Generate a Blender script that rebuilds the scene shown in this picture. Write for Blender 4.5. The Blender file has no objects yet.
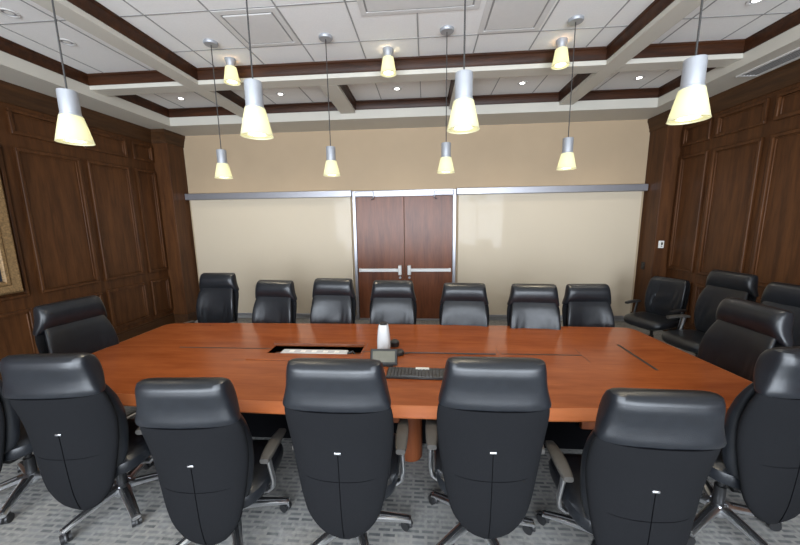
import bpy, bmesh, math, random
from mathutils import Vector, Matrix
random.seed(4)
S = bpy.context.scene
C = S.collection
PI = math.pi

# ------------------------------------------------------------------ mesh builder
class MB:
    def __init__(self): self.bm = bmesh.new()
    def _face(self, vs):
        try: self.bm.faces.new(vs)
        except ValueError: pass
    def box(self, x0, y0, z0, x1, y1, z1, m=None):
        p = [(x0,y0,z0),(x1,y0,z0),(x1,y1,z0),(x0,y1,z0),(x0,y0,z1),(x1,y0,z1),(x1,y1,z1),(x0,y1,z1)]
        v = [self.bm.verts.new(m @ Vector(q) if m else q) for q in p]
        for f in ((3,2,1,0),(4,5,6,7),(0,1,5,4),(1,2,6,5),(2,3,7,6),(3,0,4,7)): self._face([v[i] for i in f])
        return self
    def loft(self, rings, cap=True):
        R = [[self.bm.verts.new(p) for p in r] for r in rings]
        n = len(R[0])
        for a, b in zip(R, R[1:]):
            for i in range(n): self._face([a[i], a[(i+1)%n], b[(i+1)%n], b[i]])
        if cap:
            self._face(R[0][::-1]); self._face(R[-1])
        return self
    def tube(self, pts, r, n=10, sx=1.0):
        pts = [Vector(p) for p in pts]; rings = []
        rs = r if isinstance(r, (list, tuple)) else [r]*len(pts)
        prev = None
        for i, p in enumerate(pts):
            d = (pts[min(i+1, len(pts)-1)] - pts[max(i-1, 0)]).normalized()
            ref = prev if prev else (Vector((0,0,1)) if abs(d.z) < .9 else Vector((1,0,0)))
            u = d.cross(ref).normalized(); w = u.cross(d).normalized(); prev = w
            rings.append([p + (u*math.cos(2*PI*k/n)*sx + w*math.sin(2*PI*k/n))*rs[i] for k in range(n)])
        return self.loft(rings)
    def cyl(self, p0, p1, r, n=20, r1=None): return self.tube([p0, p1], [r, r if r1 is None else r1], n)
    def lathe(self, prof, n=32, c=(0,0,0), closed=False):
        rings = [[(c[0]+r*math.cos(2*PI*k/n), c[1]+r*math.sin(2*PI*k/n), c[2]+z) for k in range(n)] for r, z in prof]
        if closed: rings.append(rings[0])
        return self.loft(rings, cap=not closed)
    def prism(self, poly, z0, z1):
        return self.loft([[(x,y,z0) for x,y in poly], [(x,y,z1) for x,y in poly]])
    def build(self, name, mat, parent=None, bevel=0, smooth=True, seg=2, loc=(0,0,0), sub=0):
        bmesh.ops.remove_doubles(self.bm, verts=self.bm.verts, dist=1e-6)
        bmesh.ops.recalc_face_normals(self.bm, faces=self.bm.faces)
        me = bpy.data.meshes.new(name); self.bm.to_mesh(me); self.bm.free()
        me.materials.append(mat)
        if smooth:
            for p in me.polygons: p.use_smooth = True
            try: me.set_sharp_from_angle(angle=math.radians(38))
            except Exception: pass
        o = bpy.data.objects.new(name, me); C.objects.link(o); o.location = loc
        if parent: o.parent = parent
        if bevel:
            b = o.modifiers.new('bevel', 'BEVEL'); b.width = bevel; b.segments = seg; b.limit_method = 'ANGLE'; b.angle_limit = math.radians(35); b.harden_normals = False
        if sub:
            s = o.modifiers.new('sub', 'SUBSURF'); s.levels = sub; s.render_levels = sub
        return o

def thing(name, label, cat, loc=(0,0,0), rz=0, group=None):
    o = bpy.data.objects.new(name, None); C.objects.link(o); o.empty_display_size = .1
    o.location = loc; o.rotation_euler = (0,0,rz); tag(o, label, cat, group); return o
def tag(o, label, cat, group=None):
    o['label'] = label; o['category'] = cat
    if group: o['group'] = group
    return o
def struct(o, label=None):
    o['kind'] = 'structure'
    if label: o['label'] = label
    return o
def kids(o): return [c for c in bpy.data.objects if c.parent == o]
def copy_tree(o, parent=None):
    c = o.copy(); C.objects.link(c)
    if parent: c.parent = parent
    for k in kids(o): copy_tree(k, c)
    return c

# ------------------------------------------------------------------ materials
def new_mat(name):
    m = bpy.data.materials.new(name); m.use_nodes = True
    nt = m.node_tree; b = nt.nodes['Principled BSDF']; return m, nt, b
def plain(name, col, rough=.5, metal=0, noise=.06, scale=20, bump=0, bscale=200, spec=.5, coat=0, coat_r=.05):
    m, nt, b = new_mat(name); N, L = nt.nodes, nt.links
    tc = N.new('ShaderNodeTexCoord'); nz = N.new('ShaderNodeTexNoise'); nz.inputs['Scale'].default_value = scale; nz.inputs['Detail'].default_value = 3
    L.new(tc.outputs['Object'], nz.inputs['Vector'])
    r = N.new('ShaderNodeValToRGB'); L.new(nz.outputs['Fac'], r.inputs['Fac'])
    r.color_ramp.elements[0].position = .3; r.color_ramp.elements[1].position = .7
    r.color_ramp.elements[0].color = (*[c*(1-noise) for c in col], 1); r.color_ramp.elements[1].color = (*[min(1, c*(1+noise)) for c in col], 1)
    L.new(r.outputs['Color'], b.inputs['Base Color'])
    b.inputs['Roughness'].default_value = rough; b.inputs['Metallic'].default_value = metal
    b.inputs['Specular IOR Level'].default_value = spec
    b.inputs['Coat Weight'].default_value = coat; b.inputs['Coat Roughness'].default_value = coat_r
    if bump:
        n2 = N.new('ShaderNodeTexNoise'); n2.inputs['Scale'].default_value = bscale; n2.inputs['Detail'].default_value = 2
        L.new(tc.outputs['Object'], n2.inputs['Vector'])
        bp = N.new('ShaderNodeBump'); bp.inputs['Strength'].default_value = bump; bp.inputs['Distance'].default_value = .002
        L.new(n2.outputs['Fac'], bp.inputs['Height']); L.new(bp.outputs['Normal'], b.inputs['Normal'])
    return m
def wood(name, dark, light, axis='z', rough=.4, stretch=14, scale=1.6, coat=0, coat_r=.1, spec=.5):
    m, nt, b = new_mat(name); N, L = nt.nodes, nt.links
    tc = N.new('ShaderNodeTexCoord'); mp = N.new('ShaderNodeMapping')
    sc = {'x': (1, stretch, stretch), 'y': (stretch, 1, stretch), 'z': (stretch, stretch, 1)}[axis]
    mp.inputs['Scale'].default_value = sc; L.new(tc.outputs['Object'], mp.inputs['Vector'])
    n1 = N.new('ShaderNodeTexNoise'); n1.inputs['Scale'].default_value = scale; n1.inputs['Detail'].default_value = 6; n1.inputs['Distortion'].default_value = .6
    L.new(mp.outputs['Vector'], n1.inputs['Vector'])
    n2 = N.new('ShaderNodeTexNoise'); n2.inputs['Scale'].default_value = scale*5; n2.inputs['Detail'].default_value = 3
    L.new(mp.outputs['Vector'], n2.inputs['Vector'])
    mx = N.new('ShaderNodeMath'); mx.operation = 'MULTIPLY_ADD'; mx.inputs[1].default_value = .3; L.new(n2.outputs['Fac'], mx.inputs[0])
    ml = N.new('ShaderNodeMath'); ml.operation = 'MULTIPLY'; ml.inputs[1].default_value = .7; L.new(n1.outputs['Fac'], ml.inputs[0]); L.new(ml.outputs[0], mx.inputs[2])
    r = N.new('ShaderNodeValToRGB'); L.new(mx.outputs[0], r.inputs['Fac'])
    r.color_ramp.elements[0].position = .36; r.color_ramp.elements[1].position = .64
    r.color_ramp.elements[0].color = (*dark, 1); r.color_ramp.elements[1].color = (*light, 1)
    L.new(r.outputs['Color'], b.inputs['Base Color']); b.inputs['Roughness'].default_value = rough
    b.inputs['Specular IOR Level'].default_value = spec
    b.inputs['Coat Weight'].default_value = coat; b.inputs['Coat Roughness'].default_value = coat_r
    return m
def emit(name, col, s):
    m, nt, b = new_mat(name); b.inputs['Base Color'].default_value = (*col, 1)
    b.inputs['Emission Color'].default_value = (*col, 1); b.inputs['Emission Strength'].default_value = s
    return m
def carpet_mat():
    m, nt, b = new_mat('carpet'); N, L = nt.nodes, nt.links
    tc = N.new('ShaderNodeTexCoord'); mp = N.new('ShaderNodeMapping'); L.new(tc.outputs['Object'], mp.inputs['Vector'])
    br = N.new('ShaderNodeTexBrick'); L.new(mp.outputs['Vector'], br.inputs['Vector'])
    br.inputs['Scale'].default_value = 1; br.inputs['Brick Width'].default_value = .085; br.inputs['Row Height'].default_value = .034
    br.inputs['Mortar Size'].default_value = .0115; br.inputs['Mortar Smooth'].default_value = .5; br.offset = .37; br.offset_frequency = 3
    br.inputs['Color1'].default_value = (.06,.068,.073,1); br.inputs['Color2'].default_value = (.22,.22,.215,1); br.inputs['Mortar'].default_value = (.26,.253,.236,1)
    nz = N.new('ShaderNodeTexNoise'); nz.inputs['Scale'].default_value = 34; nz.inputs['Detail'].default_value = 4; L.new(mp.outputs['Vector'], nz.inputs['Vector'])
    r = N.new('ShaderNodeValToRGB'); r.color_ramp.elements[0].color = (.15,.15,.146,1); r.color_ramp.elements[1].color = (.33,.32,.30,1)
    r.color_ramp.elements[0].position = .35; r.color_ramp.elements[1].position = .65
    L.new(nz.outputs['Fac'], r.inputs['Fac'])
    n3 = N.new('ShaderNodeTexNoise'); n3.inputs['Scale'].default_value = 9; L.new(mp.outputs['Vector'], n3.inputs['Vector'])
    r3 = N.new('ShaderNodeValToRGB'); r3.color_ramp.elements[0].position = .4; r3.color_ramp.elements[1].position = .62
    r3.color_ramp.elements[0].color = (.15,.15,.15,1); r3.color_ramp.elements[1].color = (.5,.5,.5,1); L.new(n3.outputs['Fac'], r3.inputs['Fac'])
    mx = N.new('ShaderNodeMixRGB'); L.new(r3.outputs['Color'], mx.inputs['Fac']); L.new(br.outputs['Color'], mx.inputs['Color1']); L.new(r.outputs['Color'], mx.inputs['Color2'])
    L.new(mx.outputs['Color'], b.inputs['Base Color']); b.inputs['Roughness'].default_value = .95; b.inputs['Specular IOR Level'].default_value = .1
    n4 = N.new('ShaderNodeTexNoise'); n4.inputs['Scale'].default_value = 400; L.new(mp.outputs['Vector'], n4.inputs['Vector'])
    bp = N.new('ShaderNodeBump'); bp.inputs['Strength'].default_value = .5; bp.inputs['Distance'].default_value = .004; L.new(n4.outputs['Fac'], bp.inputs['Height']); L.new(bp.outputs['Normal'], b.inputs['Normal'])
    return m
def shade_glass():
    m, nt, b = new_mat('frosted_shade'); N, L = nt.nodes, nt.links
    out = N['Material Output']
    b.inputs['Base Color'].default_value = (.5,.49,.36,1); b.inputs['Roughness'].default_value = .25
    b.inputs['Emission Color'].default_value = (1,.97,.66,1); b.inputs['Emission Strength'].default_value = .34
    t = N.new('ShaderNodeBsdfTranslucent'); t.inputs['Color'].default_value = (.78,.76,.52,1)
    mx = N.new('ShaderNodeMixShader'); mx.inputs[0].default_value = .35
    L.new(b.outputs[0], mx.inputs[1]); L.new(t.outputs[0], mx.inputs[2]); L.new(mx.outputs[0], out.inputs['Surface'])
    return m
def screen_mat():
    m, nt, b = new_mat('shade_fabric'); N, L = nt.nodes, nt.links
    tc = N.new('ShaderNodeTexCoord'); w = N.new('ShaderNodeTexNoise'); w.inputs['Scale'].default_value = 160; L.new(tc.outputs['Object'], w.inputs['Vector'])
    r = N.new('ShaderNodeValToRGB'); r.color_ramp.elements[0].color = (.575,.49,.365,1); r.color_ramp.elements[1].color = (.61,.52,.39,1)
    L.new(w.outputs['Fac'], r.inputs['Fac']); L.new(r.outputs['Color'], b.inputs['Base Color'])
    b.inputs['Roughness'].default_value = .6; b.inputs['Coat Weight'].default_value = .25; b.inputs['Coat Roughness'].default_value = .04; b.inputs['Coat IOR'].default_value = 1.4
    return m

M_walnut = wood('walnut', (.048,.0166,.0046), (.098,.0362,.0105), 'z', .5, 12, 1.3, spec=.28)
M_walnut_h = wood('walnut_cornice', (.034,.014,.005), (.068,.029,.010), 'y', .5, 12, 1.3, spec=.28)
M_coffer = wood('coffer_wood', (.022,.0075,.0028), (.055,.0185,.0065), 'x', .4, 8, 1.5, spec=.25)
M_cherry = wood('cherry', (.215,.050,.0125), (.305,.083,.024), 'x', .21, 7, 1.4, spec=.42)
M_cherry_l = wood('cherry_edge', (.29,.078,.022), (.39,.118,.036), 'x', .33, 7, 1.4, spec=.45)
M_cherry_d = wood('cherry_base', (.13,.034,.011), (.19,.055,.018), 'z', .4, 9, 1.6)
M_door = wood('door_veneer', (.105,.030,.011), (.20,.065,.026), 'z', .33, 9, 1.0, spec=.4)
M_tan = plain('tan_paint', (.45,.335,.215), .75, noise=.02, scale=3)
M_white = plain('white_paint', (.55,.52,.45), .6, noise=.015, scale=4)
M_tile = plain('ceiling_tile', (.80,.785,.755), .9, noise=.02, scale=60)
M_grid = plain('grid_bar', (.30,.295,.285), .6, noise=.02)
M_diff = plain('diffuser_white', (.64,.625,.60), .5, noise=.02)
M_slot = plain('dark_slot', (.012,.011,.010), .6, noise=.1)
M_carpet = carpet_mat()
M_leather = plain('black_leather', (.0095,.0110,.0138), .34, noise=.15, scale=30, bump=.25, bscale=260, spec=.48)
M_fabric = plain('black_mesh_fabric', (.0092,.0095,.0106), .9, noise=.2, scale=300, bump=.3, bscale=700, spec=.07)
M_seam_shadow = plain('seam_thread_and_shadow', (.003,.003,.0035), .95, spec=.02)
M_black = plain('black_plastic', (.014,.014,.015), .4, noise=.1)
M_pad = plain('grey_arm_pad', (.05,.046,.041), .5, noise=.08)
M_chrome = plain('polished_aluminium', (.80,.81,.83), .28, metal=1, noise=.02)
M_alu = plain('satin_aluminium', (.40,.40,.43), .38, metal=.75, noise=.02)
M_bar = plain('brushed_bar', (.72,.72,.71), .4, metal=.2, noise=.02)
M_lampmetal = plain('silver_lamp_body', (.36,.37,.39), .42, metal=.4, noise=.02)
M_shadeglass = shade_glass()
M_bulb = emit('bulb', (1,.95,.80), 5)
M_down = emit('downlight_lens', (1,.97,.90), 10)
M_cord = plain('cord', (.03,.028,.026), .5)
M_gold = plain('gilt_frame', (.22,.135,.058), .5, metal=.3, noise=.35, scale=60, bump=.9, bscale=70)
M_canvas = plain('dark_canvas', (.018,.024,.04), .5, noise=.4, scale=5)
M_shade = screen_mat()
M_plate = plain('white_plate', (.75,.74,.70), .35)
M_gloss_white = plain('gloss_white', (.58,.59,.60), .2, noise=.01)
M_screen = plain('device_screen', (.15,.15,.12), .15, noise=.05)
M_key = plain('key_cap', (.055,.055,.055), .45)
M_wall = plain('front_wall_paint', (.55,.44,.30), .8, noise=.02)

# ------------------------------------------------------------------ the room (camera stands over the origin)
XL, XR, YB, YF = -4.55, 3.79, 5.79, -2.4          # wall faces
PL, PR, PY = -4.285, 3.575, 5.40                     # corner pilaster faces
ZS, ZB, ZW, ZT = 3.32, 3.40, 3.447, 3.57           # soffit, beam bottom, wood bottom, tile
struct(MB().box(XL-.3, YF-.3, -.12, XR+.3, YB+.3, 0).build('floor', M_carpet, smooth=False))
# back wall
struct(MB().box(XL-.3, YB, 0, XR+.3, YB+.2, 3.75).build('wall_back', M_tan, smooth=False))

# panelled side walls
YC = [(5.00,5.37), (4.25,4.885), (3.46,4.155), (2.62,3.33), (1.80,2.48), (.98,1.66), (.14,.84), (-.70,0), (-1.54,-.84), (-2.3,-1.68)]
YCR = [(4.88,5.345), (4.16,4.79), (3.42,4.06), (2.58,3.28), (1.76,2.44), (.94,1.62), (.12,.80), (-.70,-.02), (-1.52,-.84), (-2.3,-1.66)]
ROWS = [(.27,.86), (1.00,2.66), (2.80,3.07)]
def panel_wall(name, X, sg, cols):
    w = MB(); w.box(X, YF, 0, X-sg*.2, YB, 3.75)
    def bx(y0, z0, y1, z1, d): w.box(X-sg*.01, y0, z0, X+sg*d, y1, z1)
    o = None
    for (y0, y1) in cols:
        for (z0, z1) in ROWS:
            t = .034
            # picture-frame moulding with a stepped profile
            for (a, b_, c, d) in ((y0,z0,y1,z0+t), (y0,z1-t,y1,z1), (y0,z0+t,y0+t,z1-t), (y1-t,z0+t,y1,z1-t)): bx(a, b_, c, d, .030)
            u = t+.018
            for (a, b_, c, d) in ((y0+t,z0+t,y1-t,z0+u), (y0+t,z1-u,y1-t,z1-t), (y0+t,z0+u,y0+u,z1-u), (y1-u,z0+u,y1-t,z1-u)): bx(a, b_, c, d, .010)
    # pilaster at the back corner
    PX = PL if sg > 0 else PR
    w.box(X-sg*.01, PY, 0, PX, YB, 3.3)
    o = struct(w.build(name, M_walnut, bevel=.006, seg=2))
    b = MB(); b.box(X-sg*.01, YF, 0, X+sg*.025, PY, .17); b.box(X-sg*.01, YF, .17, X+sg*.014, PY, .20)
    b.box(X, PY-.02, 0, PX+sg*.02, YB, .17)
    return o, b
def cornice(X, sg):
    PX = PL if sg > 0 else PR
    w = MB()
    prof = [(.0,3.12), (.018,3.12), (.022,3.165), (.035,3.18), (.05,3.22), (.075,3.262), (.088,3.275), (.088,3.32), (.0,3.32)]
    # run along wall, round the pilaster
    path = [((X, YF), (1,0)), ((X, PY), (1,-1)), ((PX, PY), (1,-1)), ((PX, YB), (1,0))]
    rings = []
    for (px, py), (ox, oy) in path:
        rings.append([(px + sg*d*ox*(.6 if px == PX else 1), py + d*oy, z) for d, z in prof])
    # the inner corner where the wall meets the pilaster mitres the other way
    rings[1] = [(X + sg*d, PY - d, z) for d, z in prof]
    rings[2] = [(PX + sg*d*.6, PY - d, z) for d, z in prof]
    w.loft(rings)
    return w
for nm, X, sg, cols, side in (('wall_left', XL, 1, YC, 'left'), ('wall_right', XR, -1, YCR, 'right')):
    o, b = panel_wall(nm, X, sg, cols)
    struct(b.build('baseboard_'+side, M_walnut_h, bevel=.004))
    struct(cornice(X, sg).build('trim_1' if sg > 0 else 'trim_2', M_walnut_h, smooth=True))

# front wall behind the camera: three tall daylight windows
WIN = [(-3.9,-1.75), (-1.45,.75), (1.05,3.25)]; WZ0, WZ1 = .45, 3.05
w = MB(); xs = [XL-.3] + [v for p in WIN for v in p] + [XR+.3]
for i in range(0, len(xs), 2): w.box(xs[i], YF-.2, 0, xs[i+1], YF, 3.75)
for a, b in WIN: w.box(a, YF-.2, 0, b, YF, WZ0); w.box(a, YF-.2, WZ1, b, YF, 3.75)
struct(w.build('wall_front', M_wall, smooth=False))
for i, (a, b) in enumerate(WIN):
    w = MB(); t = .05
    for (x0, z0, x1, z1) in ((a,WZ0,b,WZ0+t), (a,WZ1-t,b,WZ1), (a,WZ0+t,a+t,WZ1-t), (b-t,WZ0+t,b,WZ1-t), ((a+b)/2-.025,WZ0+t,(a+b)/2+.025,WZ1-t), (a+t,2.2,b-t,2.25)):
        w.box(x0, YF-.14, z0, x1, YF-.06, z1)
    struct(w.build('window_%d' % (i+1), M_alu, smooth=False))

# ------------------------------------------------------------------ coffered ceiling
CX0, CX1, CY0, CY1 = -4.03, 3.28, -1.6, 5.20        # inside of the perimeter soffit
BX = [(-2.835,-2.655), (1.93,2.12)]                  # long beams
BY = [(-.75,-.55), (3.95,4.15)]                      # cross beams
struct(MB().box(XL-.2, YF-.2, ZT, XR+.2, YB+.2, ZT+.15).build('ceiling', M_tile, smooth=False))
w = MB()
w.box(XL-.1, YF-.1, ZS, CX0, YB+.1, ZT+.02); w.box(CX1, YF-.1, ZS, XR+.1, YB+.1, ZT+.02)
w.box(CX0, CY1, ZS, CX1, YB+.1, ZT+.02); w.box(CX0, YF-.1, ZS, CX1, CY0, ZT+.02)
struct(w.build('trim_3', M_white, bevel=.004))
w = MB()
for a, b in BX: w.box(a, CY0, ZB, b, CY1, ZT+.02)
for a, b in BY:
    w.box(CX0, a, ZB+.0005, BX[0][0], b, ZT+.02); w.box(BX[0][1], a, ZB+.0005, BX[1][0], b, ZT+.02); w.box(BX[1][1], a, ZB+.0005, CX1, b, ZT+.02)
for a, b in ((-1.27,-1.05), (.36,.57)): w.box(a, BY[1][1], ZB+.0005, b, CY1, ZT+.02)
struct(w.build('trim_4', M_white, bevel=.004))
cells = []
for y0, y1 in ((CY0,BY[0][0]), (BY[0][1],BY[1][0])):
    for x0, x1 in ((CX0,BX[0][0]), (BX[0][1],BX[1][0]), (BX[1][1],CX1)): cells.append((x0,x1,y0,y1))
for x0, x1 in ((CX0,BX[0][0]), (BX[0][1],-1.27), (-1.05,.36), (.57,BX[1][0]), (BX[1][1],CX1)): cells.append((x0,x1,BY[1][1],CY1))
for i, (x0,x1,y0,y1) in enumerate(cells):
    w = MB(); p0, p1 = .020, .030                    # crown strip: small cove leaning into the cell
    def ring(d, z): return [(x0+d,y0+d,z), (x1-d,y0+d,z), (x1-d,y1-d,z), (x0+d,y1-d,z)]
    w.loft([ring(-.01,ZW), ring(.010,ZW), ring(.012,ZW+.02), ring(.016,ZW+.03), ring(.016,ZW+.095), ring(.026,ZW+.105), ring(.028,ZT+.005), ring(-.01,ZT+.005), ring(-.01,ZW)], cap=False)
    struct(w.build('trim_%d' % (5+i), M_coffer))
# ceiling grid bars
w = MB()
def gl(x0, y0, x1, y1, t=.006):
    if abs(x1-x0) < 1e-6: w.box(x0-t, y0, ZT-.004, x0+t, y1, ZT+.01)
    else: w.box(x0, y0-t, ZT-.0035, x1, y0+t, ZT+.01)
for (x0,x1,y0,y1) in cells:
    if x0 == BX[0][1] and x1 == BX[1][0]:
        gx = [-1.82+.585*k for k in range(-1,7)]; gy = [3.555-.605*k for k in range(0,10)]
    elif y0 == BY[1][1]:
        c = (x0+x1)/2; gx = [c-.3, c+.285]; gy = []
    else:
        gx = [x0+.24, x0+.83] if x0 < 0 else [x0+.30, x0+.90]; gy = [2.945-.605*k for k in range(-1,9)]
        if x0 < 0: gy = [2.945-1.21*k for k in range(0,5)]
        else: gy = [3.49-1.21*k for k in range(0,5)]
    for g in gx:
        if x0+.04 < g < x1-.04: gl(g, y0, g, y1)
    for g in gy:
        if y0+.04 < g < y1-.04: gl(x0, g, x1, g)
struct(w.build('trim_%d' % (5+len(cells)), M_grid, smooth=False))

# square ceiling diffusers
def diffuser(x0, y0, x1, y1, label, nm='ceiling_diffuser', cat='ceiling vent', group=None):
    t = thing(nm, label, cat, ((x0+x1)/2, (y0+y1)/2, ZT), group=group)
    a, b = (x1-x0)/2-.008, (y1-y0)/2-.008
    f = MB()
    def r(d, z): return [(-a+d,-b+d,z), (a-d,-b+d,z), (a-d,b-d,z), (-a+d,b-d,z)]
    f.loft([r(0,-.0005), r(0,-.006), r(.045,-.009), r(.050,-.008), r(.050,-.0005)], cap=False)
    f.build('frame', M_diff, t)
    g = MB(); g.loft([r(.048,-.001), r(.048,-.002)]); g.build('shadow_gap', M_grid, t, smooth=False)
    p = MB(); p.loft([r(.068,-.002), r(.066,-.008), r(.070,-.011), r(.075,-.0115)]); p.build('face_plate', M_diff, t, smooth=False)
    return t
diffuser(-1.82, 2.95, -1.235, 3.55, 'square white ceiling vent left of the centre, near the left row of hanging lamps')
diffuser(.50, 2.95, 1.085, 3.55, 'square white ceiling vent right of the centre, beside the long white panel')
diffuser(-.56, 2.52, .47, 3.16, 'wide white framed panel in the middle of the central ceiling recess', 'ceiling_panel', 'ceiling panel')
# linear grille in the right soffit
t = thing('linear_grille', 'long narrow slotted grey air grille in the white soffit above the right wall', 'air grille', (3.55, 3.3, ZS))
f = MB(); y0, y1 = -.9, .9; 
f.box(-.11,y0,-.012,-.085,y1,-.0005); f.box(.085,y0,-.012,.11,y1,-.0005); f.box(-.085,y0,-.012,.085,y0+.025,-.0005); f.box(-.085,y1-.025,-.012,.085,y1,-.0005)
f.build('frame', M_diff, t, smooth=False)
MB().box(-.085,y0+.025,-.003,.085,y1-.025,-.0008).build('duct_opening', M_slot, t, smooth=False)
f = MB()
for k in range(5):
    x = -.066+.033*k; f.box(x-.006, y0+.025, -.010, x+.006, y1-.025, -.004)
f.build('slat', M_grid, t, smooth=False)

# ------------------------------------------------------------------ double door and aluminium frame
DX0, DXM, DX1, DZ0, DZ1 = -1.205, -.363, .475, .03, 2.20
def leaf(n, x0, x1, hinge):
    d = struct(MB().box(x0+.004, YB-.06, DZ0, x1-.004, YB-.012, DZ1).build('door_%d' % n, M_door, bevel=.003), 'dark reddish brown wooden door leaf with a silver push bar, %s of the pair' % ('left' if n == 1 else 'right'))
    zb = .925; s = 1 if hinge == 'l' else -1
    xa, xb = (x0+.05, x1-.07) if s > 0 else (x0+.07, x1-.05)
    b = MB().box(min(xa,xb), YB-.125, zb-.028, max(xa,xb), YB-.085, zb+.028)  .build('push_bar', M_bar, d, bevel=.006)
    xc = (xb-.012) if s > 0 else (xa+.012)
    MB().box(xc-.03, YB-.14, zb-.085, xc+.03, YB-.058, zb+.085).build('latch_case', M_bar, b, bevel=.008)
    xe = xa if s > 0 else xb
    MB().box(xe-.02, YB-.12, zb-.03, xe+.02, YB-.058, zb+.03).build('end_bracket', M_bar, b, bevel=.005)
    k = MB(); k.cyl((xc,YB-.058,zb-.14), (xc,YB-.075,zb-.14), .022, 20); k.build('lock_cylinder', M_alu, d)
    cx = x0+.16 if s > 0 else x1-.16
    c = MB().box(cx-.16, YB-.11, DZ1+.005, cx+.16, YB-.015, DZ1+.085).build('door_closer', M_alu, d, bevel=.008)
    a = MB(); e = cx+s*.16; a.tube([(e,YB-.1,DZ1-.01), (e,YB-.13,DZ1-.04), (e-s*.04,YB-.075,DZ1-.05)], .010, 8); a.cyl((e,YB-.1,DZ1+.02), (e,YB-.1,DZ1-.02), .014, 12)
    a.build('closer_arm', M_alu, c)
leaf(1, DX0, DXM, 'l'); leaf(2, DXM, DX1, 'r')
w = MB()
w.box(DX0-.05, YB-.085, 0, DX0, YB-.001, DZ1+.10); w.box(DX1, YB-.085, 0, DX1+.05, YB-.001, DZ1+.10); w.box(DX0, YB-.085, DZ1, DX1, YB-.001, DZ1+.10)
w.box(DX0, YB-.07, 0, DX1, YB-.001, .028)
struct(w.build('trim_%d' % (6+len(cells)), M_alu, bevel=.004))
# roller shades
def roller(x0, x1, label, seams):
    t = thing('roller_shade', label, 'roller shade', ((x0+x1)/2, YB, 0))
    h = (x1-x0)/2
    c = MB(); c.box(-h, -.12, 2.205, h, -.002, 2.315); c.build('header_cassette', M_alu, t, bevel=.008)
    f = MB(); f.box(-h+.04, -.035, .10, h-.04, -.031, 2.21); f.build('shade_fabric', M_shade, t, smooth=False)
    b = MB(); b.box(-h+.03, -.045, .065, h-.03, -.022, .105); b.build('bottom_bar', M_alu, t, bevel=.004)
    return t
roller(PL+.005, DX0-.055, 'wide cream roller shade with silver header covering the wall left of the double door', 1)
roller(DX1+.055, PR-.01, 'wide cream roller shade with silver header covering the wall right of the double door', 1)
w = MB(); w.box(PL+.02, YB-.02, 0, DX0-.055, YB, .06); w.box(DX1+.055, YB-.02, 0, PR-.02, YB, .06)
struct(w.build('baseboard_back', M_grid, bevel=.003))

# ------------------------------------------------------------------ wall items
t = thing('picture_frame', 'ornate gilt picture frame with a dark canvas hanging on the left panelled wall', 'picture', (XL+.026, 2.55, 1.84))
f = MB(); A, B = .70, .77
prof = [(0,0), (0,.045), (.02,.062), (.05,.050), (.085,.035), (.10,.045), (.125,.040), (.14,.018), (.14,0)]
rings = [[(h, sy*(A-d), sz*(B-d)) for (sy, sz) in ((-1,-1),(1,-1),(1,1),(-1,1))] for d, h in prof]
rings.append(rings[0]); f.loft(rings, cap=False); f.build('frame', M_gold, t)
f = MB()
for sy in (-1, 1):
    for k in range(40):
        z = -B+.02+k*(2*B-.04)/39; f.lathe([(.0,-.012),(.012,0),(.0,.012)], 6, (.058, sy*(A-.022), z))
for sz in (-1, 1):
    for k in range(36):
        y = -A+.02+k*(2*A-.04)/35; f.lathe([(.0,-.012),(.012,0),(.0,.012)], 6, (.058, y, sz*(B-.022)))
f.build('beading', M_gold, t)
MB().box(.004, -A+.135, -B+.135, .012, A-.135, B-.135).build('canvas', M_canvas, t, smooth=False)
t = thing('wall_control', 'small white wall control plate on the dark corner pilaster right of the shade', 'light switch', (3.665, PY, 1.365))
MB().box(-.04, -.012, -.057, .04, -.0005, .057).build('plate', M_plate, t, bevel=.004)
MB().box(-.006, -.018, -.008, .018, -.0115, .032).build('button', M_slot, t, bevel=.002)
MB().box(-.004, -.015, -.034, .014, -.0115, -.022).build('indicator', M_slot, t, bevel=.001)
t = thing('wall_outlet', 'small dark brown outlet plate low on the side of the right corner pilaster', 'outlet', (PR, 5.62, 1.0))
MB().box(-.010, -.04, -.06, -.0005, .04, .06).build('plate', M_slot, t, bevel=.003)
f = MB(); f.box(-.014, -.018, .01, -.0095, .018, .04); f.box(-.014, -.018, -.04, -.0095, .018, -.01); f.build('socket', M_black, t, bevel=.002)

# ------------------------------------------------------------------ lamps
def lamp_body(t, zc, cord=None):
    # zc: local z of the shade's lower rim
    b = MB(); b.lathe([(.0,.288),(.030,.288),(.045,.285),(.047,.278),(.047,.158),(.050,.155),(.050,.147),(.045,.142),(.0,.142)], 32, (0,0,zc)); b.build('lamp_body', M_lampmetal, t)
    s = MB(); s.lathe([(.046,.150),(.054,.145),(.070,.076),(.086,.004),(.088,.0),(.084,.0),(.067,.076),(.051,.141),(.044,.146)], 40, (0,0,zc), closed=True)
    so = s.build('lamp_shade', M_shadeglass, t)
    r = MB(); r.lathe([(.078,.006),(.083,.008),(.083,.014),(.078,.012),(.052,.012),(.052,.008)], 32, (0,0,zc), closed=True); r.build('rim_ring', M_shadeglass, so)
    k = MB(); k.lathe([(.0,.008),(.036,.008),(.045,.016),(.042,.05),(.026,.09),(.0,.12)], 28, (0,0,zc)); k.build('bulb', M_bulb, t)
LP = [(-2.12,3.42,'back'), (-.962,3.44,'back'), (.209,3.435,'back'), (1.362,3.395,'back'), (-2.06,1.88,'front'), (-.945,1.88,'front'), (.207,1.90,'front'), (1.33,1.865,'front')]
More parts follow.
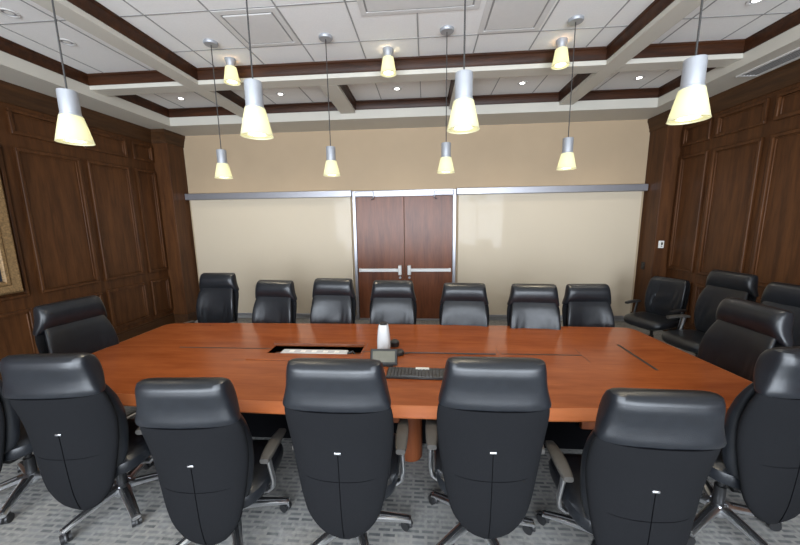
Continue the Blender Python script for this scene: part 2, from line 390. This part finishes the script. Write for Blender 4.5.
PLAB = ['small hanging lamp with lit glass shade, leftmost of the far row, before the back wall', 'hanging lamp of the far row above the left roller shade, second from left',
        'hanging lamp of the far row, over the right half of the double door', 'hanging lamp of the far row above the right roller shade, rightmost',
        'large hanging lamp near the left panelled wall, leftmost of the near row', 'large hanging lamp of the near row, second from left, left of the double door',
        'large hanging lamp of the near row, right of the double door', 'large hanging lamp of the near row in front of the right panelled wall']
LIGHTS = []
def point(loc, e, col, r=.05, nm='lamp_light', parent=None):
    l = bpy.data.lights.new(nm, 'POINT'); l.energy = e; l.color = col; l.shadow_soft_size = r
    o = bpy.data.objects.new(nm, l); C.objects.link(o); o.location = loc; return o
first = None
for i, (x, y, row) in enumerate(LP):
    zb = 1.8 + (.462 if row == 'back' else .478)
    if first is None or first[1] != row:
        t = thing('pendant_lamp', PLAB[i], 'pendant lamp', (x, y, ZT), group='pendant lamps over the table')
        c = MB(); c.lathe([(.0,-.0005),(.066,-.0005),(.066,-.018),(.060,-.026),(.0,-.026)], 32); c.build('canopy', M_lampmetal, t)
        d = MB(); d.cyl((0,0,-.024), (0,0,zb+.286-ZT), .0045, 8); d.build('cord', M_cord, t)
        lamp_body(t, zb-ZT); first = (t, row)
    else:
        t = copy_tree(first[0]); t.location = (x, y, ZT); t['label'] = PLAB[i]
    point((x, y, zb+.07), .9, (1,.88,.52), .025)
    sp = bpy.data.lights.new('pendant_beam', 'SPOT'); sp.energy = 18; sp.spot_size = math.radians(100); sp.spot_blend = .8; sp.color = (1,.86,.62); sp.shadow_soft_size = .085
    so = bpy.data.objects.new('pendant_beam', sp); C.objects.link(so); so.location = (x, y, zb-.02)
FL = [(-2.13,3.763,'left'), (-.385,3.735,'middle'), (1.38,3.747,'right')]
first = None
for x, y, w_ in FL:
    lab = 'short cone ceiling lamp at the central recess far edge, %s of three' % w_
    if first is None:
        t = thing('ceiling_lamp', lab, 'ceiling lamp', (x, y, ZT), group='short ceiling lamps along the recess edge')
        b = MB(); b.lathe([(.0,-.0005),(.055,-.0005),(.058,-.010),(.046,-.045),(.040,-.085),(.0,-.085)], 28); b.build('lamp_body', M_lampmetal, t)
        s = MB(); s.lathe([(.052,-.083),(.058,-.088),(.070,-.165),(.084,-.238),(.086,-.243),(.082,-.243),(.067,-.165),(.055,-.09)], 36, closed=True); so = s.build('lamp_shade', M_shadeglass, t)
        r = MB(); r.lathe([(.076,-.238),(.080,-.234),(.055,-.230),(.055,-.236)], 28, closed=True); r.build('rim_ring', M_shadeglass, so)
        k = MB(); k.lathe([(.0,-.1),(.03,-.13),(.045,-.19),(.048,-.226),(.04,-.236),(.0,-.236)], 28); k.build('bulb', M_bulb, t)
        first = t
    else:
        t = copy_tree(first); t.location = (x, y, ZT); t['label'] = lab
    point((x, y, ZT-.17), 8, (1,.78,.45) if w_ == 'middle' else (1,.50,.17), .05)
DL = [(-3.50,4.79,'recessed downlight in the far left corner ceiling recess'), (-2.02,4.79,'recessed downlight in the far recess left of the middle one'), (-.38,4.79,'recessed downlight in the middle far ceiling recess'), (1.29,4.79,'recessed downlight in the far recess right of the middle one'), (2.76,4.79,'recessed downlight in the far right corner ceiling recess'),
      (-3.50,3.27,'recessed downlight in the left ceiling recess, nearer the left cross beam'), (-3.49,2.81,'recessed downlight in the left ceiling recess, nearest the top left photo corner'), (2.76,3.27,'recessed downlight in the right side ceiling recess above the wall grille')]
first = None
for x, y, lab in DL:
    if first is None:
        t = thing('recessed_downlight', lab, 'downlight', (x, y, ZT), group='recessed downlights')
        b = MB(); b.lathe([(.045,-.002),(.062,-.0005),(.066,-.004),(.064,-.008),(.045,-.006)], 28, closed=True); b.build('trim_ring', M_diff, t)
        MB().lathe([(.0,-.002),(.030,-.002),(.030,-.004),(.0,-.004)], 24).build('lens', M_down, t)
        b = MB(); b.lathe([(.03,-.001),(.046,-.001),(.046,-.0035),(.03,-.0035)], 24, closed=True); b.build('reflector', M_alu, t)
        first = t
    else:
        t = copy_tree(first); t.location = (x, y, ZT); t['label'] = lab
    if x < -3 and y < 4:                             # these two are switched off in the photo
        for k in kids(t):
            if k.name.startswith('lens'): k.data = k.data.copy(); k.data.materials[0] = M_plate
        continue
    sp = bpy.data.lights.new('downlight_beam', 'SPOT'); sp.energy = 22; sp.spot_size = math.radians(110); sp.spot_blend = .8; sp.color = (1,.92,.78); sp.shadow_soft_size = .05
    so = bpy.data.objects.new('downlight_beam', sp); C.objects.link(so); so.location = (x, y, ZT-.03)

# ------------------------------------------------------------------ conference table
TX0, TX1, TY0, TY1, TZ = -2.765, 2.05, 1.74, 3.23, .74
T = thing('conference_table', 'long cherry wood conference table with a lighter sloped edge and one open cable hatch', 'table', ((TX0+TX1)/2, (TY0+TY1)/2, 0))
tx, ty = T.location.x, T.location.y
HX, HY = (TX1-TX0)/2, (TY1-TY0)/2
def outline(d):
    # boat-shaped: long sides bow gently, the ends flare towards the near side
    pts = []; r = .09
    def warp(x, y):
        u = x/HX
        yy = y*(1-.045*u*u) if y > 0 else y*(1-.155*u*u*u*u*.5-.10*u*u)
        xx = x + (.07*(-y/HY) if x > 0 else -.02*(-y/HY))*abs(u)
        return xx, yy
    for cx, cy, a0 in ((HX-r,HY-r,0), (-HX+r,HY-r,90), (-HX+r,-HY+r,180), (HX-r,-HY+r,270)):
        for k in range(9):
            a = math.radians(a0+k*90/8); pts.append((*warp(cx+r*math.cos(a), cy+r*math.sin(a)), math.cos(a), math.sin(a)))
        n = 24
        if a0 == 0:
            for k in range(1, n): u = 1-2*k/n; pts.append((*warp(u*(HX-r), HY), 0, 1))
        if a0 == 180:
            for k in range(1, n): u = -1+2*k/n; pts.append((*warp(u*(HX-r), -HY), 0, -1))
    return [(x+nx*d, y+ny*d) for x, y, nx, ny in pts]
hx0, hx1, hy0, hy1 = -1.292-tx, -.522-tx, 2.450-ty, 2.610-ty
m = MB()
m.loft([[(x,y,z) for x,y in outline(d)] for d, z in ((-.004,TZ-.064), (-.004,TZ))])
top = m.build('table_top', M_cherry, T, smooth=False)
cut = MB().box(hx0, hy0, TZ-.2, hx1, hy1, TZ+.2).build('cutter', M_cherry, T)
bo = top.modifiers.new('cut', 'BOOLEAN'); bo.object = cut; bo.operation = 'DIFFERENCE'; bo.solver = 'EXACT'
bpy.context.view_layer.update()
dg = bpy.context.evaluated_depsgraph_get()
me = bpy.data.meshes.new_from_object(top.evaluated_get(dg)); top.modifiers.clear(); top.data = me; bpy.data.objects.remove(cut)
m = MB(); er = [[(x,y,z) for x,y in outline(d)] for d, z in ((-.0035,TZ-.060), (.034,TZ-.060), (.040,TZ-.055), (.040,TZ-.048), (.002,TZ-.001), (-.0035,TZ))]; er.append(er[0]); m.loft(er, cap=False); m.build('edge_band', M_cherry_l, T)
# open hatch: tray, power strip, tilted lid
tr = MB(); d = .055
tr.box(hx0-.004,hy0-.004,TZ-d-.006,hx1+.004,hy1+.004,TZ-d); tr.box(hx0-.004,hy0-.004,TZ-d,hx0,hy1+.004,TZ-.002); tr.box(hx1,hy0-.004,TZ-d,hx1+.004,hy1+.004,TZ-.002)
tr.box(hx0,hy0-.004,TZ-d,hx1,hy0,TZ-.002); tr.box(hx0,hy1,TZ-d,hx1,hy1+.004,TZ-.002)
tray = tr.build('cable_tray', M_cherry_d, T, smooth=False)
ps = MB().box(hx0+.09, hy0+.030, TZ-.05, hx1-.12, hy0+.115, TZ-.010).build('power_strip', M_gloss_white, tray, bevel=.006)
f = MB()
for k in range(5): f.box(hx0+.16+k*.095, hy0+.052, TZ-.011, hx0+.20+k*.095, hy0+.090, TZ-.008)
f.build('socket', M_plate, ps)
f = MB(); f.tube([(hx1-.14,hy0+.07,TZ-.03), (hx1-.08,hy0+.09,TZ-.015), (hx1-.05,hy0+.05,TZ-.03), (hx1-.02,hy0+.08,TZ-.045)], .011, 8); f.tube([(hx0+.1,hy0+.06,TZ-.03), (hx0+.06,hy0+.03,TZ-.02), (hx0+.03,hy0+.09,TZ-.045)], .010, 8); f.build('plug_cable', M_black, tray)
def slot(x0, y0, x1, y1, nm='cable_slot'):
    return MB().box(x0-tx, y0-ty, TZ-.004, x1-tx, y1-ty, TZ+.0006).build(nm, M_slot, T, smooth=False)
slot(-2.12, 2.532, -1.30, 2.547); slot(-.515, 2.502, .56, 2.514); slot(.60, 2.500, 1.21, 2.516); slot(1.600, 2.27, 1.622, 2.745)
def seam(pts, w_=.0016):
    s = MB()
    for (x0,y0),(x1,y1) in zip(pts, pts[1:]):
        if abs(x0-x1) < 1e-6: s.box(x0-w_-tx, min(y0,y1)-ty, TZ-.003, x0+w_-tx, max(y0,y1)-ty, TZ+.0004)
        else: s.box(min(x0,x1)-tx, y0-w_-ty, TZ-.003, max(x0,x1)-tx, y0+w_-ty, TZ+.0004)
    return s.build('lid_seam', M_slot, T, smooth=False)
seam([(1.215,2.64),(1.215,2.38)]); seam([(-.50,2.70),(-.50,2.29)]); seam([(.58,2.63),(.58,2.42)]); 
seam([(-1.50,2.305),(-.52,2.305)]); seam([(-1.36,2.705),(-.52,2.705)]); seam([(.42,2.245),(.60,2.245)])
MB().box(hx0-.02, hy1, TZ, hx1+.005, hy1+.012, TZ+.022).build('hatch_lip', M_cherry_d, T, bevel=.003)
MB().box(-1.40-tx, 2.31-ty, TZ, -.55-tx, 2.322-ty, TZ+.008).build('hatch_rail', M_cherry, T, bevel=.002)
# underside: skirt and pedestals
f = MB(); f.box(-HX+.22,-HY+.16,.648,HX-.22,-HY+.20,.676); f.box(-HX+.22,HY-.20,.648,HX-.22,HY-.16,.676); f.box(-HX+.22,-HY+.20,.648,-HX+.26,HY-.20,.676); f.box(HX-.26,-HY+.20,.648,HX-.22,HY-.20,.676)
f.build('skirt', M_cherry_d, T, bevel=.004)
f = MB(); f.box(-2.2-tx, 2.36-ty, .04, 1.55-tx, 2.40-ty, .66); f.box(-2.2-tx, 2.62-ty, .04, 1.55-tx, 2.66-ty, .66); f.build('under_table_shadow', M_seam_shadow, T, smooth=False)  # near-black sheets added to stand in for the shadow under the table
for px in (-2.05, -.115, 1.45):
    x = px-tx; y0, y1 = 2.20-ty, 2.80-ty; r = .088
    poly = [(x+r*math.cos(a), y0+r+r*math.sin(a)) for a in [PI+PI*k/14 for k in range(15)]] + [(x+r*math.cos(a), y1-r+r*math.sin(a)) for a in [PI*k/14 for k in range(15)]]
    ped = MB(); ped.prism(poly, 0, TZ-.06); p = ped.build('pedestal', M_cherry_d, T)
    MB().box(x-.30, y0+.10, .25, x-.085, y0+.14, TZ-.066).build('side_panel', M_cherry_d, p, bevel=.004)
    

# things on the table
t = thing('conference_camera', 'tall white tapered conference camera with a dark top standing on the table', 'camera', (-.335, 2.50, TZ+.0008))
def sq(w_, z, n=32, e=.75):
    return [(w_*math.copysign(abs(math.cos(a))**e, math.cos(a)), w_*math.copysign(abs(math.sin(a))**e, math.sin(a)), z) for a in [2*PI*k/n for k in range(n)]]
MB().loft([sq(.044,0), sq(.050,.004), sq(.053,.03), sq(.053,.10), sq(.046,.19), sq(.039,.230), sq(.034,.237)]).build('body', M_gloss_white, t)
MB().loft([sq(.028,.2365), sq(.028,.246), sq(.023,.251), sq(.0005,.252)]).build('lens_cap', M_black, t)
t = thing('touch_panel', 'small black tabletop control tablet with a grey screen before the white camera', 'control panel', (-.305, 2.235, TZ+.0008), rz=.04)
mt = Matrix.Rotation(math.radians(-32), 4, 'X') @ Matrix.Translation((0,0,.012))
MB().box(-.100, -.008, 0, .100, .012, .118, mt).build('bezel', M_black, t, bevel=.004)
MB().box(-.082, -.0095, .020, .082, -.0078, .100, mt).build('screen', M_screen, t, smooth=False)
f = MB(); f.box(-.07, .0, 0, .07, .09, .010); f.box(-.05,.03,.005,.05,.055,.062); f.build('stand', M_black, t, bevel=.003)
t = thing('keyboard', 'black computer keyboard lying on the table between two near chairs', 'keyboard', (-.045, 2.125, TZ+.0008), rz=-.015)
MB().box(-.222, -.072, 0, .222, .078, .016).build('case', M_black, t, bevel=.004)
k0 = None
for r in range(6):
    for c in range(18):
        w_ = .0185
        if r == 0 and 4 <= c <= 8:
            if c > 4: continue
            w_ = .0185+.0238*4
        x = -.214+c*.0238; y = -.064+r*.0215
        if r == 5 and c in (8, 9, 10, 11): continue
        o = MB(); o.loft([[(x,y,.015),(x+w_,y,.015),(x+w_,y+.0175,.015),(x,y+.0175,.015)], [(x+.002,y+.002,.0215),(x+w_-.002,y+.002,.0215),(x+w_-.002,y+.0155,.0215),(x+.002,y+.0155,.0215)]])
        o.build('key', M_key if (r+c) % 7 else M_pad, t, smooth=False)
MB().box(-.025, .044, .0155, .070, .066, .0235).build('paper_label', M_plate, t, smooth=False)
o = MB(); o.lathe([(0,0),(.042,0),(.046,.006),(.044,.024),(.034,.032),(0,.033)], 28); o = o.build('table_microphone', M_black, loc=(-.215, 2.47, TZ+.0012)); tag(o, 'round black puck on the table right of the control tablet', 'microphone')
o = MB(); o.lathe([(0,0),(.036,0),(.042,.012),(.040,.040),(.022,.056),(0,.058)], 24); o = o.build('desk_speaker', M_black, loc=(-.262, 2.64, TZ+.0008)); tag(o, 'small black domed device behind the white conference camera', 'speaker')
o = MB(); o.tube([(-.165,2.470,TZ+.006), (-.12,2.488,TZ+.006), (.1,2.493,TZ+.006), (.35,2.485,TZ+.006), (.55,2.49,TZ+.006)], .0045, 8); tag(o.build('cable', M_black), 'thin black cable running right across the table from the black puck', 'cable')

# ------------------------------------------------------------------ chairs
def interp(tab, z):
    for a, b in zip(tab, tab[1:]):
        if a[0] <= z <= b[0]:
            u = (z-a[0])/(b[0]-a[0]); return [p+(q-p)*u for p, q in zip(a[1:], b[1:])]
    return list((tab[0] if z < tab[0][0] else tab[-1])[1:])
def slab(w_, yc, th, wing, z, n=56, ex=.42, ey=.8, disp=None):
    r = []
    for k in range(n):
        a = 2*PI*k/n; c, s = math.cos(a), math.sin(a)
        x = w_*math.copysign(abs(c)**ex, c); y = yc + th/2*math.copysign(abs(s)**ey, s) + wing*(abs(x)/max(w_,.05))**2.4
        if disp and s > 0: y += disp(x, z)*min(1, s*2)
        r.append((x, y, z))
    return r
def smooth_tab(tab, n):
    z0, z1 = tab[0][0], tab[-1][0]; out = []
    zs = [z0+(z1-z0)*i/n for i in range(n+1)]
    raw = [interp(tab, z) for z in zs]
    for _ in range(2):
        raw = [raw[0]] + [[(a+2*b+c)/4 for a, b, c in zip(raw[i-1], raw[i], raw[i+1])] for i in range(1, n)] + [raw[-1]]
    return list(zip(zs, raw))
def build_chair(root, low=False):
    P = {}
    # ---- back shell: (z, half width, y centre, thickness, wing)
    if not low:
        sh = [(.238,.028,-.250,.020,.0), (.252,.070,-.256,.034,.0), (.285,.108,-.262,.042,.003), (.335,.148,-.268,.048,.010), (.385,.180,-.274,.052,.02), (.48,.204,-.278,.056,.03), (.58,.222,-.281,.058,.042), (.68,.238,-.282,.060,.05), (.78,.249,-.286,.060,.05), (.87,.254,-.296,.062,.042), (.94,.252,-.308,.064,.032), (1.0,.240,-.314,.056,.022), (1.04,.205,-.310,.03,.015)]
    else:
        sh = [(.36,.120,-.225,.03,.0), (.37,.165,-.23,.045,.005), (.46,.215,-.245,.055,.03), (.60,.240,-.255,.055,.045), (.75,.248,-.27,.055,.045), (.90,.240,-.29,.05,.035), (.965,.225,-.30,.045,.03), (.985,.20,-.303,.02,.02)]
    m = MB(); m.loft([slab(w_, y, th, wg, z) for z, (w_, y, th, wg) in smooth_tab(sh, 34)])
    shell = m.build('back_shell', M_fabric, root)
    seam_m = MB()
    if not low:
        pts = []
        for k in range(15):
            z = .265+(.75-.265)*k/14; v = interp(sh, z); pts.append((0, v[1]-v[2]/2-.0015, z))
        seam_m.tube(pts, .0016, 6)
        pts = []
        z = .600; v = interp(sh, z)
        for k in range(-16, 17):
            x = v[0]*.93*k/16; aa = 1-abs(k/16)**(1/.42*1.0)*.9
            pts.append((x, v[1]-v[2]/2*max(0, 1-abs(k/16)**4.8)**.4-.001+v[3]*abs(x/v[0])**2.4, z+.012*(abs(k)/16)**2))
        seam_m.tube(pts, .0009, 6)
        seam_m.build('seam', M_seam_shadow, shell)
        v = interp(sh, .75); y = v[1]-v[2]/2
        tg = MB(); tg.box(-.016, y-.006, .748, .016, y+.002, .760); tg.build('tag', M_chrome, shell, bevel=.003)
    # ---- front cushion
    def wr(x, z):
        e = math.exp(-((z-.68)/.13)**2)*math.exp(-(x/.13)**2)
        return e*(.010*math.sin(x*95+3*math.sin(z*9))+.006*math.sin(x*170+1.3)) 
    if not low:
        cu = [(.45,.155,-.222,.05,.02), (.47,.200,-.216,.075,.025), (.55,.222,-.214,.085,.04), (.68,.234,-.216,.088,.05), (.80,.236,-.222,.085,.05), (.90,.228,-.236,.078,.04), (.98,.214,-.252,.065,.025), (1.03,.200,-.268,.04,.015)]
    else:
        cu = [(.45,.150,-.205,.05,.02), (.47,.195,-.20,.075,.025), (.60,.220,-.205,.08,.04), (.75,.228,-.222,.08,.045), (.90,.220,-.245,.07,.035), (.965,.208,-.262,.055,.03), (.985,.18,-.275,.02,.02)]
    m = MB(); m.loft([slab(w_, y, th, wg, z, n=88, disp=wr) for z, (w_, y, th, wg) in smooth_tab(cu, 36)])
    m.build('back_cushion', M_leather, root)
    # ---- headrest
    if not low:
        hd = [(.978,.236,-.318,.060,.028), (.983,.246,-.318,.082,.028), (.996,.247,-.314,.098,.026), (1.014,.242,-.305,.112,.020), (1.040,.235,-.294,.126,.014), (1.07,.228,-.287,.136,.010), (1.105,.222,-.287,.142,.008), (1.14,.217,-.291,.142,.006), (1.17,.212,-.297,.120,.005), (1.188,.206,-.303,.084,.004), (1.197,.190,-.305,.03,.002)]
        m = MB(); rings = []
        for z, (w_, y, th, wg) in [(r_[0], r_[1:]) for r_ in hd[:3]] + smooth_tab(hd[3:-2], 20) + [(r_[0], r_[1:]) for r_ in hd[-2:]]:
            rings.append(slab(w_, y, th, wg, z, n=64, ex=.30, ey=.72))
        m.loft(rings); hr = m.build('headrest', M_leather, root)
        sm = MB()
        pts = []
        for k in range(-12, 13):
            x = .232*k/12; pts.append((x, -.318-.042*max(0,1-abs(k/12)**6)**.36+.028*abs(k/12)**2.4, .982))
        sm.tube(pts, .003, 6); sm.build('seam', M_seam_shadow, hr)
    # ---- seat
    rings = []
    def seat_ring(z, ins):
        r = []
        for k in range(48):
            a = 2*PI*k/48; c, s = math.cos(a), math.sin(a)
            x = (.255-ins)*math.copysign(abs(c)**.5, c); y = .03+(.26-ins)*math.copysign(abs(s)**.5, s)
            r.append((x, y, z - (.02*max(0, (y-.2)/.1)**2 if y > .2 else 0) + .012*(abs(x)/.25)**2))
        return r
    m = MB(); m.loft([seat_ring(.385,.06), seat_ring(.388,.03), seat_ring(.405,.005), seat_ring(.435,0), seat_ring(.465,.008), seat_ring(.483,.03), seat_ring(.490,.07), seat_ring(.488,.14)])
    m.build('seat', M_leather, root)
    m = MB(); m.box(-.10, -.16, .335, .10, .14, .385); m.box(-.05,-.27,.34,.05,-.14,.375); m.build('tilt_mechanism', M_black, root, bevel=.012)
    # ---- arms
    for s in (-1, 1):
        m = MB(); rg = []
        for k in range(9):
            u = k/8; y = -.135+.27*u; w_ = .024+.010*math.sin(PI*min(1,u*1.05))**.5; z = .632+.010*math.sin(PI*u)
            rg.append([(s*.272+w_*math.copysign(abs(math.cos(a))**.6, math.cos(a)), y, z+.015*math.copysign(abs(math.sin(a))**.6, math.sin(a))) for a in [2*PI*j/16 for j in range(16)]])
        m.loft(rg); pad = m.build('arm_pad', M_pad if not low else M_black, root)
        m = MB()
        m.tube([(s*.275,-.09,.625), (s*.278,-.075,.54), (s*.278,-.055,.46), (s*.270,-.045,.40), (s*.24,-.04,.372), (s*.09,-.03,.362)], .0125, 10, sx=1.5)
        m.build('arm_bracket', M_chrome if not low else M_black, pad)
    # ---- column and star base
    m = MB(); m.cyl((0,0,.10), (0,0,.24), .028, 20); m.cyl((0,0,.24), (0,0,.345), .018, 20); m.build('gas_column', M_black, root)
    m = MB(); m.lathe([(0,.055),(.040,.055),(.052,.07),(.052,.105),(.040,.125),(0,.125)], 24); m.build('base_hub', M_chrome, root)
    for k in range(5):
        a = 2*PI*k/5 + .5; ca, sa = math.cos(a), math.sin(a)
        m = MB(); rg = []
        for j in range(10):
            u = j/9; r = .04+.275*u; z = .108-.022*u-.02*u*u; w_ = .031-.010*u; h = .020-.009*u
            cx, cy = ca*r, sa*r
            rg.append([(cx-sa*w_*c2, cy+ca*w_*c2, z+h*s2) for c2, s2 in ((-1,-.6),(-.6,-1),(.6,-1),(1,-.6),(1,.5),(.6,1),(-.6,1),(-1,.5))])
        m.loft(rg); lg = m.build('base_leg', M_chrome, root, bevel=0)
        m = MB(); rg = []
        for j in range(10):
            u = .1+.86*j/9; r = .04+.275*u; z = .108-.022*u-.02*u*u; w_ = (.031-.010*u)*.42; h = .020-.009*u
            cx, cy = ca*r, sa*r
            rg.append([(cx-sa*w_*c2, cy+ca*w_*c2, z+h+.001+.004*s2) for c2, s2 in ((-1,-1),(1,-1),(.8,1),(-.8,1))])
        m.loft(rg); m.build('leg_cover', M_black, lg)
        m = MB(); cx, cy = ca*.300, sa*.300; ra = a+.9+k*1.7; wx, wy = math.cos(ra), math.sin(ra); ox, oy = -wy*.012, wx*.012
        for sd in (-1, 1):
            m.cyl((cx+ox+wx*.006*sd, cy+oy+wy*.006*sd, .0275), (cx+ox+wx*.024*sd, cy+oy+wy*.024*sd, .0275), .0275, 20)
        m.cyl((cx,cy,.03), (cx,cy,.062), .009, 10)
        hood = [Vector((cx+ox,cy+oy,.0275))+Vector((-wy,wx,0))*(.030*math.cos(b))+Vector((0,0,.030*math.sin(b))) for b in [PI*q/8 for q in range(9)]]
        m.tube(hood, [.010]*9, 8); m.build('caster', M_black, lg)
UPPER = ('back_shell','back_cushion','headrest','seat','tilt_mechanism','arm_pad')
HL = 'black leather high-back office chair '
proto = thing('office_chair', HL, 'office chair'); build_chair(proto)
low = thing('office_chair', '', 'office chair'); build_chair(low, True)
ZTOP, YTOP = 1.197, -.303
CHAIRS = [
 # headrest top-centre (x, y), facing angle, lift, label, group
 (-2.500,3.735,PI-.03,+.00,'high-back black leather chair across the table, leftmost of the far row','far'),
 (-1.650,3.440,PI-.12,-.035,'high-back black leather chair, second from left in the far row, below the left shade','far'),
 (-.995,3.440,PI-.08,-.015,'high-back black leather chair in the far row just left of the double door','far'),
 (-.342,3.400,PI-.02,-.03,'high-back black leather chair in the far row directly in front of the double door','far'),
 (.40,3.345,PI-.08,-.048,'high-back black leather chair in the far row just right of the double door','far'),
 (1.07,3.27,PI-.06,-.042,'high-back black leather chair, second from right in the far row, below the right shade','far'),
 (1.69,3.50,PI+.03,-.087,'high-back black leather chair, rightmost of the far row near the table corner','far'),
 (-2.93,2.400,-PI/2-.18,-.01,'high-back black leather chair at the left end of the table facing right','end'),
 (2.28,2.37,PI/2+.02,+.0,'high-back black leather chair at the right end of the table facing left','end'),
 (-2.70,1.50,.0,-.02,'black chair cut off by the left photo edge, leftmost of the near row','near'),
 (-1.95,1.45,.10,-.057,'black chair with its back turned, second from left of the near row','near'),
 (-1.14,1.35,.06,-.122,'black chair seen from behind, third from left of the near row','near'),
 (-.40,1.325,0,-.0,'black chair seen squarely from behind, left of the keyboard in the near row','near'),
 (.305,1.37,0,-.0,'black chair seen squarely from behind, right of the keyboard in the near row','near'),
 (.965,1.30,-.02,-.097,'black chair seen from behind, second from right of the near row, tilting right','near'),
 (1.765,1.53,.14,.012,'black chair at the right photo edge, rightmost of the near row','near'),
 (3.30,3.72,PI/2+.18,-.0,'high-back black leather chair by the right wall, second from the far corner','wall'),
 (3.20,2.98,PI/2+.22,-.0,'high-back black leather chair by the right wall, cut by the right photo edge','wall'),
]
GR = {'far':'chairs on the far side of the table', 'end':'chairs at the table ends', 'near':'chairs on the near side of the table', 'wall':'spare chairs along the right wall'}
def put(c, x, y, rz, lift, label, g, yt=YTOP):
    # (x, y) is where the back's top centre stands
    ca, sa = math.cos(rz), math.sin(rz)
    c.location = (x + yt*sa, y - yt*ca, 0); c.rotation_euler = (0,0,rz)
    c['label'] = label; c['category'] = 'office chair'; c['group'] = GR[g]
    tw = random.uniform(-.6,.6)
    for k in kids(c):
        n = k.name.split('.')[0]
        if n in UPPER: k.location.z += lift
        if n in ('base_leg','base_hub'): k.rotation_euler.z = tw
objs = [proto] + [copy_tree(proto) for _ in CHAIRS[1:]]
for c, a in zip(objs, CHAIRS): put(c, *a)
put(low, 3.27, 4.54, PI/2+.45, 0, 'low-back black leather chair without headrest in the far right corner', 'wall', yt=-.303)

# ------------------------------------------------------------------ light
wd = bpy.data.worlds.new('sky'); S.world = wd; wd.use_nodes = True
bg = wd.node_tree.nodes['Background']; bg.inputs['Color'].default_value = (.62,.75,1,1); bg.inputs['Strength'].default_value = 1.0
for a, b in WIN:
    l = bpy.data.lights.new('window_daylight', 'AREA'); l.shape = 'RECTANGLE'; l.size = b-a-.05; l.size_y = WZ1-WZ0-.05
    l.energy = 200; l.color = (.84,.915,1)
    o = bpy.data.objects.new('window_daylight', l); C.objects.link(o); o.location = ((a+b)/2, YF-.17, (WZ0+WZ1)/2); o.rotation_euler = (PI/2,0,0)

# ------------------------------------------------------------------ camera
cam = bpy.data.cameras.new('camera'); co = bpy.data.objects.new('camera', cam); C.objects.link(co); S.camera = co
cam.sensor_fit = 'HORIZONTAL'; cam.sensor_width = 36; cam.lens = 327.0/800*36; cam.clip_start = .05
p, y, r = -.1594, -.0781, -.0145
f = Vector((math.sin(y)*math.cos(p), math.cos(y)*math.cos(p), math.sin(p))); r0 = Vector((math.cos(y), -math.sin(y), 0)); u0 = r0.cross(f)
rr = r0*math.cos(r)+u0*math.sin(r); uu = -r0*math.sin(r)+u0*math.cos(r)
co.matrix_world = Matrix(((rr.x,uu.x,-f.x,0),(rr.y,uu.y,-f.y,0),(rr.z,uu.z,-f.z,1.8),(0,0,0,1)))
S.view_settings.view_transform = 'Standard'; S.view_settings.look = 'None'; S.view_settings.gamma = 1; S.view_settings.exposure = 0.5
S.view_settings.use_curve_mapping = False
